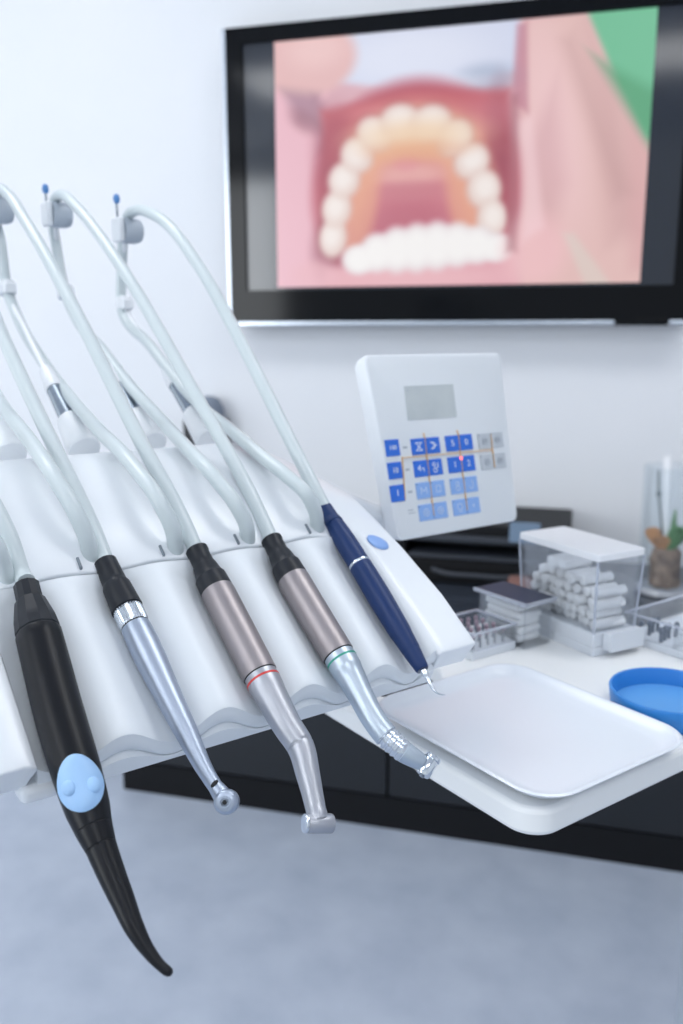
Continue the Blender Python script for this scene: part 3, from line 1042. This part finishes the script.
for layer in range(6):
    for j in range(9 - (layer > 3)):
        if layer == 5 and j not in (4, 5, 6):
            continue
        if layer == 4 and j in (0, 1, 8):
            continue
        y = -.0272 + j * .0113 + (.0055 if layer % 2 else 0) + random.uniform(-.0008, .0008)
        if y > .0655:
            continue
        z = ZT + .0300 + layer * .0100
        x = .5145 + random.uniform(-.0045, .0045)
        L_ = .0200
        rz = radians(-4 + random.uniform(-4, 4)) if layer < 5 else radians(random.uniform(-9, 7))
        if roll is None:
            roll = mk('cotton_roll', lathe([(-L_, .0036), (-L_ + .0012, .0050), (L_ - .0012, .0050), (L_, .0036)], (0, 0, 0), (1, 0, 0), 18), M['cotton'], None, base=(0, 0, 0), frame=UNIT)
            tag(roll, 'short white cotton roll lying in the clear dispenser', 'cotton roll', gname)
            o = roll
        else:
            o = roll.copy()
            COL.objects.link(o)
        o.matrix_world = UNIT @ RD @ Matrix.Translation((x, y, z)) @ Matrix.Rotation(rz, 4, 'Z')

# ---- right acrylic box with bits
rbx = empty('bit_box', 'clear divided acrylic box of small dark bits, right of the cotton dispenser', 'box', (.60, -.09, ZT))
open_box('bits', rbx, .5560, .6700, -.205, -.016, ZT, ZT + .030, base=.008, divx=(.598,), divy=(-.075, -.140))
proto = None
for i in range(5):
    for j in range(9):
        x, y = .562 + i * .0095, -.198 + j * .0205
        if abs(x - .599) < .005 or abs(y + .074) < .004 or abs(y + .139) < .004:
            continue
        x += random.uniform(-.0012, .0012)
        y += random.uniform(-.002, .002)
        if proto is None:
            proto = empty('drill_bit', 'tiny dark bit standing in the divided acrylic box', 'drill bit', (x, y, ZT + .008), 'bits in the divided acrylic box')
            mk('shank', lathe([(0, .0020), (.010, .0018)], (x, y, ZT + .008), (0, 0, 1), 10), M['bit'], proto)
            mk('bit_head', lathe([(.009, .002), (.011, .0030), (.014, .0026), (.016, .001)], (x, y, ZT + .008), (0, 0, 1), 10), M['bit'], proto)
        else:
            c = proto.copy()
            COL.objects.link(c)
            c.matrix_world = UNIT @ Matrix.Translation((x, y, ZT + .008)) @ Matrix.Rotation(random.uniform(-.1, .1), 4, 'Y')
            for ch in list(proto.children):
                d = ch.copy()
                COL.objects.link(d)
                d.parent = c

# ================================================================== ROOM (wall frame = world)
YW = 2.37
ZC = H - .598


def struct(name, vf, m, **k):
    o = mk(name, vf, m, None, base=(0, 0, 0), **k)
    o['kind'] = 'structure'
    return o


struct('floor', box(-4.0, 2.6, -3.2, YW + .1, -.06, 0), M['floor'])
struct('wall_back', box(-4.0, 2.6, YW, YW + .1, 0, 2.7), M['wall'])
struct('wall_right', box(2.5, 2.6, -3.2, YW, 0, 2.7), M['wall'])
struct('ceiling', box(-4.0, 2.6, -3.2, YW + .1, 2.7, 2.78), M['ceiling'])

# ceiling lamps
for i, (lx, ly) in enumerate(((-1.5, 1.1), (.6, 1.1), (-1.5, -.9), (.6, -.9))):
    t = empty('ceiling_light', ['rectangular ceiling panel light above the left of the cabinet', 'rectangular ceiling panel light above the screen', 'rectangular ceiling panel light behind the camera on the left', 'rectangular ceiling panel light behind the camera on the right'][i], 'ceiling light', (lx, ly, 2.7), 'ceiling panel lights', Matrix())
    mk('frame', join(box(lx - .62, lx + .62, ly - .32, ly - .30, 2.66, 2.70), box(lx - .62, lx + .62, ly + .30, ly + .32, 2.66, 2.70), box(lx - .62, lx - .60, ly - .30, ly + .30, 2.66, 2.70), box(lx + .60, lx + .62, ly - .30, ly + .30, 2.66, 2.70)), M['tvtrim'], t)
    mk('diffuser', box(lx - .60, lx + .60, ly - .30, ly + .30, 2.672, 2.685), M['lamp'], t)

# ---- cabinet and counter
cab = empty('base_cabinet', 'long low black cabinet along the wall below the screen', 'cabinet', (.5, 2.1, 0), None, Matrix())
cab['base'] = (.5, 2.1, 0)
mk('carcass', box(-1.092, 2.40, 1.855, YW - .002, 0.0, ZC - .032), M['cabinet'], cab, bevel=.003)
xd = -1.090
k = 0
while xd < 2.38:
    xe = min(xd + .70, 2.398)
    dm = mk('door', box(xd + .003, xe - .003, 1.833, 1.8545, .085, ZC - .036), M['cabinet'], cab, bevel=.002)
    xd = xe
mk('plinth', box(-1.084, 2.39, 1.835, 1.8545, 0.0, .080), M['printer'], cab)
ct = mk('countertop', box(-1.105, 2.41, 1.815, YW - .002, ZC - .030, ZC), M['counter'], None, base=(.5, 2.1, ZC), bevel=.003)
tag(ct, 'dark glossy countertop on the low black cabinet', 'countertop')

# ---- television
YT = YW - .075
tv = empty('television', 'wall mounted flat television showing a close-up of an open mouth', 'television', (-.38, YT, 1.5), None, Matrix())
S = YT
TX0, TX1, TZ0, TZ1 = -.4085 * S, .105 * S, H + .0145 * S, H + .3365 * S
gx0, gx1, gz0, gz1 = -.3885 * S, .0870 * S, H + .0505 * S, H + .3195 * S
px0, px1, pz0, pz1 = -.3508 * S, .0535 * S, H + .0535 * S, H + .3187 * S
bez = [box(TX0, TX1, YT - .012, YT + .01, gz1, TZ1), box(TX0, TX1, YT - .012, YT + .01, TZ0, gz0), box(TX0, gx0, YT - .012, YT + .01, gz0, gz1), box(gx1, TX1, YT - .012, YT + .01, gz0, gz1)]
mk('bezel', join(*bez), M['tvblack'], tv)
mk('side_trim', join(box(TX0 - .010, TX0 - .0003, YT - .010, YT + .03, TZ0 - .006, TZ1), box(TX0, TX1, YT - .014, YT + .03, TZ0 - .010, TZ0 - .0003)), M['tvtrim'], tv, bevel=.002)
mk('back_shell', box(TX0 + .004, TX1 - .004, YT + .0102, YW - .004, TZ0 + .004, TZ1 - .004), M['tvblack'], tv)
mk('sensor_window', box(.030 * S, .085 * S, YT - .018, YT - .0142, TZ0 - .013, TZ0 + .004), M['tvblack'], tv, bevel=.002)
mk('screen', box(gx0, gx1, YT - .004, YT + .008, gz0, gz1), M['tvglass'], tv)


# picture on the screen: a fine grid painted point by point
def sm(e0, e1, v):
    t = np.clip((v - e0) / (e1 - e0), 0, 1)
    return t * t * (3 - 2 * t)


NU, NV = 330, 216
uu, vv = np.meshgrid(np.linspace(0, 1, NU), np.linspace(1, 0, NV))
PXI = 275 + uu * 375              # horizontal, in units of the picture
top = 41 - .0885 * (PXI - 275)
PYI = 0 + vv * 246 + 0            # rows from 0 (top) to 246 (bottom)
X_ = PXI
# features were read where the screen's top edge slopes, so level them
def lev_y(x, y):
    t = 42 - .087 * (x - 275)
    b = 287 - .010 * (x - 275)
    return (y - t) / (b - t) * 246


img = np.zeros((NV, NU, 3))
img[:] = (216, 166, 178)


def put(c, a):
    global img
    a = np.clip(a, 0, 1)[..., None]
    img = img * (1 - a) + np.array(c, float) * a


def ell(x, y, rx, ry, soft=.25, rot=0.0):
    y = lev_y(x, y)
    dx, dy = X_ - x, PYI - y
    c, s = cos(rot), sin(rot)
    d = np.sqrt(((dx * c + dy * s) / rx)**2 + ((-dx * s + dy * c) / ry)**2)
    return 1 - sm(1 - soft, 1 + soft, d)


def poly_mask(pts, soft=5):
    P_ = [(x, lev_y(x, y)) for x, y in pts]
    # convex polygon given clockwise on the picture
    d = np.full(X_.shape, 1e9)
    n = len(P_)
    for i in range(n):
        (xa, ya), (xb, yb) = P_[i], P_[(i + 1) % n]
        L = sqrt((xb - xa)**2 + (yb - ya)**2)
        dd = ((xb - xa) * (PYI - ya) - (yb - ya) * (X_ - xa)) / L
        d = np.minimum(d, dd)
    return sm(-soft, soft, d)


# cheeks
put((232, 178, 192), poly_mask([(270, 60), (330, 90), (332, 290), (270, 290)], 8))
put((226, 184, 180), poly_mask([(525, 20), (660, 0), (660, 290), (535, 290)], 8))
put((205, 158, 158), poly_mask([(585, 20), (625, 100), (650, 230), (620, 240)], 16) * .6)
put((238, 196, 198), ell(560, 120, 26, 90, .7, -.25) * .8)
put((196, 140, 150), poly_mask([(532, 150), (560, 90), (575, 180), (560, 250)], 14) * .35)
put((214, 158, 160), poly_mask([(625, 60), (665, 60), (665, 270), (640, 270)], 10) * .5)
# mirror / retractor at the top
put((208, 214, 236), poly_mask([(322, 30), (526, 10), (522, 100), (420, 88), (330, 104)], 5))
put((226, 230, 246), ell(420, 55, 70, 24, .6) * .6)
put((168, 180, 205), ell(495, 76, 28, 13, .6) * .8)
put((225, 228, 244), ell(440, 82, 50, 8, .6) * .6)
put((190, 120, 140), poly_mask([(522, 25), (532, 22), (536, 110), (520, 100)], 4) * .7)
# finger and gap on the left
put((226, 178, 178), ell(310, 58, 52, 36, .18))
put((240, 200, 198), ell(320, 48, 30, 18, .7) * .6)
put((132, 92, 116), poly_mask([(284, 88), (322, 92), (326, 128), (300, 118)], 9) * .55)
put((150, 100, 118), poly_mask([(318, 95), (330, 100), (334, 150), (322, 150)], 8) * .5)
# mouth cavity
put((186, 78, 96), ell(424, 190, 108, 108, .10))
put((198, 88, 100), poly_mask([(326, 108), (420, 88), (516, 88), (520, 150), (330, 160)], 7))
put((214, 120, 128), ell(400, 108, 50, 7, .8) * .6)
put((160, 62, 84), ell(340, 150, 22, 40, .6) * .5)
put((150, 66, 84), ell(507, 150, 14, 55, .6) * .6)
put((206, 120, 134), ell(498, 110, 26, 16, .8) * .5)
put((140, 60, 78), ell(332, 250, 16, 30, .7) * .6)
# palate
put((228, 158, 134), ell(424, 200, 84, 92, .12))
put((238, 182, 146), ell(424, 138, 56, 30, .7) * .9)
put((214, 128, 136), ell(422, 226, 60, 66, .3))
put((196, 100, 120), ell(420, 236, 50, 48, .5) * .85)
put((232, 172, 166), ell(420, 172, 34, 10, .6) * .8)
put((204, 120, 132), ell(420, 188, 36, 10, .6) * .7)
put((224, 140, 150), ell(416, 160, 12, 8, .6) * .5)
# tongue
put((190, 98, 116), ell(420, 236, 54, 30, .5) * .6)
put((236, 170, 132), ell(372, 205, 13, 46, .6, .2) * .6)
put((236, 170, 132), ell(474, 205, 13, 44, .6, -.25) * .6)
# upper teeth
teeth = [(338, 236, 15, 20, .1), (342, 206, 16, 19, .2), (350, 177, 17, 18, .4), (364, 152, 18, 17, .7), (383, 131, 20, 16, .5), (409, 119, 21, 17, .1), (440, 120, 21, 17, -.1), (464, 135, 19, 16, -.6), (482, 158, 18, 17, -.5), (495, 186, 17, 19, -.3), (504, 216, 15, 19, -.1)]
for (x, y, rx, ry, ro) in teeth:
    put((168, 92, 98), ell(x + (x - 424) * .03, y - 2, rx * 1.06, ry * 1.08, .3, ro) * .45)
for (x, y, rx, ry, ro) in teeth:
    put((228, 206, 198), ell(x, y, rx, ry, .3, ro) * .95)
    put((244, 236, 232), ell(x + (x - 424) * .02, y - 2, rx * .66, ry * .66, .7, ro) * .85)
put((240, 206, 170), ell(425, 132, 54, 15, .8) * .85)
put((226, 152, 112), ell(425, 147, 44, 9, .8) * .5)
# lower lip and lower teeth
put((228, 166, 176), poly_mask([(330, 268), (420, 258), (528, 250), (535, 292), (325, 292)], 6))
put((238, 186, 192), ell(430, 278, 80, 9, .7) * .6)
lower = [(366, 258, 17, 14), (386, 251, 17, 18), (407, 248, 17, 21), (428, 246, 17, 22), (449, 244, 17, 22), (470, 243, 17, 20), (490, 243, 17, 17), (510, 246, 16, 13)]
for (x, y, rx, ry) in lower:
    put((226, 214, 218), ell(x, y, rx * 1.1, ry * 1.06, .3))
for (x, y, rx, ry) in lower:
    put((244, 241, 240), ell(x, y, rx * .85, ry * .9, .5))
# mouth corners
put((240, 188, 192), ell(548, 250, 30, 34, .5) * .8)
put((232, 176, 186), ell(318, 274, 26, 14, .6) * .8)
put((214, 212, 200), poly_mask([(575, 232), (585, 232), (625, 288), (600, 290)], 5) * .5)
put((170, 106, 116), poly_mask([(519, 92), (526, 92), (530, 250), (520, 250)], 5) * .55)
put((244, 206, 212), poly_mask([(529, 118), (540, 112), (556, 225), (536, 240)], 6) * .6)
put((188, 142, 142), poly_mask([(566, 40), (574, 36), (636, 190), (622, 196)], 12) * .4)
put((150, 88, 104), ell(306, 118, 16, 9, .8, .6) * .5)
# green drape
put((104, 190, 146), poly_mask([(583, 10), (665, 0), (665, 150), (640, 128), (610, 62)], 4))
put((76, 160, 112), poly_mask([(600, 60), (655, 90), (655, 150), (640, 126)], 8) * .8)

g_ = img.mean(-1, keepdims=True)
img = np.clip(g_ + (img - g_) * .92, 0, 255)
rgbv = np.where(img / 255 <= .04045, img / 255 / 12.92, ((img / 255 + .055) / 1.055)**2.4)
yp = YT - .0046
V = [(px0 + (px1 - px0) * u, yp, pz1 - (pz1 - pz0) * v) for u, v in zip(uu.ravel(), vv.ravel())]
idx = np.arange(NU * NV).reshape(NV, NU)
F = np.stack([idx[:-1, :-1], idx[:-1, 1:], idx[1:, 1:], idx[1:, :-1]], -1).reshape(-1, 4).tolist()
pic = mk('picture', (V, F), M['display'], tv, ang=180)
ca = pic.data.color_attributes.new('picture_colour', 'FLOAT_COLOR', 'POINT')
buf = np.ones((NU * NV, 4), np.float32)
buf[:, :3] = rgbv.reshape(-1, 3)
ca.data.foreach_set('color', buf.ravel())
pm = bpy.data.materials.new('lit_screen_picture')
pm.use_nodes = True
nt = pm.node_tree
b = nt.nodes['Principled BSDF']
at = nt.nodes.new('ShaderNodeAttribute')
at.attribute_name = 'picture_colour'
b.inputs['Base Color'].default_value = (.02, .02, .02, 1)
b.inputs['Roughness'].default_value = .3
nt.links.new(at.outputs['Color'], b.inputs['Emission Color'])
b.inputs['Emission Strength'].default_value = .95
pic.data.materials[0] = pm

# ---- printer on the counter
pr = empty('printer', 'black desktop printer with small tilted screen on the dark counter', 'printer', (-.25, 2.18, ZC), None, Matrix())
mk('body', join(box(-.44, -.005, 2.05, 2.34, ZC, ZC + .060), box(-.44, -.005, 2.075, 2.34, ZC + .098, ZC + .144), box(-.44, -.40, 2.075, 2.34, ZC + .06, ZC + .098), box(-.045, -.005, 2.075, 2.34, ZC + .06, ZC + .098), box(-.40, -.045, 2.18, 2.34, ZC + .06, ZC + .098)), M['printer'], pr, bevel=.006)
mk('paper_tray', join(box(-.39, -.055, 2.045, 2.175, ZC + .062, ZC + .070)), M['printgrey'], pr, bevel=.003)
mk('front_band', box(-.43, -.02, 2.062, 2.074, ZC + .100, ZC + .118), M['printgrey'], pr, bevel=.003)
mk('screen', xform(box(-.036, .036, -.004, .004, -.025, .025), Matrix.Translation((-.112, 2.062, ZC + .134)) @ Matrix.Rotation(radians(-20), 4, 'X')), M['printscreen'], pr, bevel=.002)
mk('handle', tube([(-.33, 2.046, ZC + .034), (-.30, 2.034, ZC + .030), (-.22, 2.030, ZC + .029), (-.14, 2.034, ZC + .030), (-.11, 2.046, ZC + .034)], .006, 12), M['printgrey'], pr)

br = mk('brown_case', box(-.140, -.085, 1.925, 1.99, ZC, ZC + .05), M['brown'], None, base=(-.11, 1.95, ZC), bevel=.008)
tag(br, 'small brown leather case on the counter behind the acrylic boxes', 'case')

# ---- glass vase with plant
vx, vy = .212, 2.11
vs = empty('glass_vase', 'tall clear glass cylinder vase on the dark counter at the right edge', 'vase', (vx, vy, ZC), None, Matrix())
mk('glass', lathe([(0, .050), (.002, .060), (.30, .062), (.302, .059), (.300, .0585), (.012, .0565), (.008, .05)], (vx, vy, ZC), (0, 0, 1), 40), M['glass'], vs)
mk('foot_ring', lathe([(0, .058), (.004, .0635), (.012, .0635), (.016, .0605), (.016, .058)], (vx, vy, ZC), (0, 0, 1), 40), M['clearedge'], vs)
plant = empty('potted_orchid', 'small orchid with green and dry leaves in bark inside the glass vase', 'plant', (vx, vy, ZC + .014), None, Matrix())
V, F = lathe([(.014, .030), (.02, .036), (.05, .034), (.08, .036), (.10, .033), (.108, .02)], (vx, vy, ZC), (0, 0, 1), 22)
V = [Vector(p) + Vector((random.uniform(-1, 1), random.uniform(-1, 1), random.uniform(-.6, .6))) * .004 for p in V]
mk('bark', (V, F), M['bark'], plant, ang=10)


def leaf(name, p0, p1, wid, sag, m, side):
    p0, p1 = Vector(p0), Vector(p1)
    d = p1 - p0
    s = Vector(side).normalized()
    V, F = [], []
    n = 10
    for i in range(n + 1):
        t = i / n
        c = p0 + d * t + Vector((0, 0, 1)) * (sag * 4 * t * (1 - t))
        w_ = wid * sin(pi * (0.08 + .9 * t))**.7
        for k in (-1, -.5, 0, .5, 1):
            V.append(c + s * (w_ * k) + Vector((0, 0, .25 * w_ * abs(k))))
    for i in range(n):
        for k in range(4):
            F.append((i * 5 + k, i * 5 + k + 1, i * 5 + k + 6, i * 5 + k + 5))
    mk(name, (V, F), m, plant, ang=180, solid=.0015)


leaf('leaf', (vx - .006, vy, ZC + .10), (vx - .050, vy - .015, ZC + .150), .020, .008, M['leafdry'], (.5, .5, .5))
leaf('leaf', (vx, vy - .01, ZC + .10), (vx - .030, vy - .040, ZC + .140), .018, .006, M['leafdry'], (1, 0, .3))
leaf('leaf', (vx + .006, vy, ZC + .10), (vx + .040, vy - .010, ZC + .152), .026, .012, M['leafgreen'], (.6, .4, -.5))
leaf('leaf', (vx + .004, vy - .012, ZC + .10), (vx + .026, vy - .030, ZC + .148), .020, .006, M['leafgreen'], (1, 0, .1))
leaf('leaf', (vx + .010, vy + .01, ZC + .10), (vx + .014, vy + .006, ZC + .200), .006, .0, M['leafgreen'], (1, 0, 0))
mk('stem', tube([(vx - .004, vy, ZC + .09), (vx - .016, vy, ZC + .17), (vx - .026, vy, ZC + .235), (vx - .030, vy, ZC + .29)], .0026, 8), M['stem'], plant)
mk('bud', ellipsoid((vx - .026, vy, ZC + .235), (Vector((.006, 0, 0)), Vector((0, .006, 0)), Vector((0, 0, .007))), 14, 8), M['stem'], plant)
mk('support_stick', lathe([(0, .006), (.22, .010), (.232, .008)], (vx - .004, vy + .006, ZC + .09), (-.03, 0, 1), 14), M['stick'], plant)

# ---- black dispenser on the wall
wd = empty('wall_dispenser', 'small black wall dispenser with grey top, seen through the hoses', 'dispenser', (-1.05, YW, .9), None, Matrix())
mk('body', box(-1.10, -.985, YW - .08, YW - .001, H - .40, H - .240), M['darkbox'], wd, bevel=.006)
mk('grey_top', lathe([(0, .045), (.03, .042), (.055, .030), (.065, .012)], (-1.030, YW - .046, H - .2395), (0, 0, 1), 28), M['greytop'], wd)
mk('front_window', box(-1.085, -1.005, YW - .084, YW - .0802, H - .36, H - .30), M['printgrey'], wd, bevel=.001)

# ================================================================== CAMERA, LIGHT
cam = bpy.data.cameras.new('camera')
cam.sensor_fit = 'VERTICAL'
cam.sensor_height = 36
cam.sensor_width = 24
cam.lens = 870 / 1024 * 36
cam.clip_start = .02
cam.dof.use_dof = True
cam.dof.focus_distance = .55
cam.dof.aperture_fstop = 6.2
co = bpy.data.objects.new('camera', cam)
COL.objects.link(co)
co.location = (0, 0, H)
co.rotation_euler = (radians(90) - PIT, 0, WA)
scene.camera = co

w = bpy.data.worlds.new('daylight')
scene.world = w
w.use_nodes = True
bg = w.node_tree.nodes['Background']
bg.inputs['Color'].default_value = (.85, .93, 1.0, 1)
bg.inputs['Strength'].default_value = .80


def area(name, loc, target, sx, sy, power, col=(1, 1, 1)):
    l = bpy.data.lights.new(name, 'AREA')
    l.shape = 'RECTANGLE'
    l.size, l.size_y = sx, sy
    l.energy = power
    l.color = col
    o = bpy.data.objects.new(name, l)
    COL.objects.link(o)
    o.location = loc
    o.rotation_euler = (Vector(target) - Vector(loc)).to_track_quat('-Z', 'Y').to_euler()
    return o


area('window_light', (-3.9, .3, 1.6), (-.5, 1.6, 1.2), 2.4, 1.8, 12, (.98, .99, 1))
area('rear_window_light', (-3.35, -2.9, 1.6), (-3.0, 2.3, 1.5), 1.5, 1.7, 60, (.93, .97, 1.0))

scene.view_settings.view_transform = 'Standard'
scene.view_settings.look = 'None'
scene.view_settings.gamma = 1.0
scene.view_settings.use_curve_mapping = False
scene.view_settings.exposure = 0.0
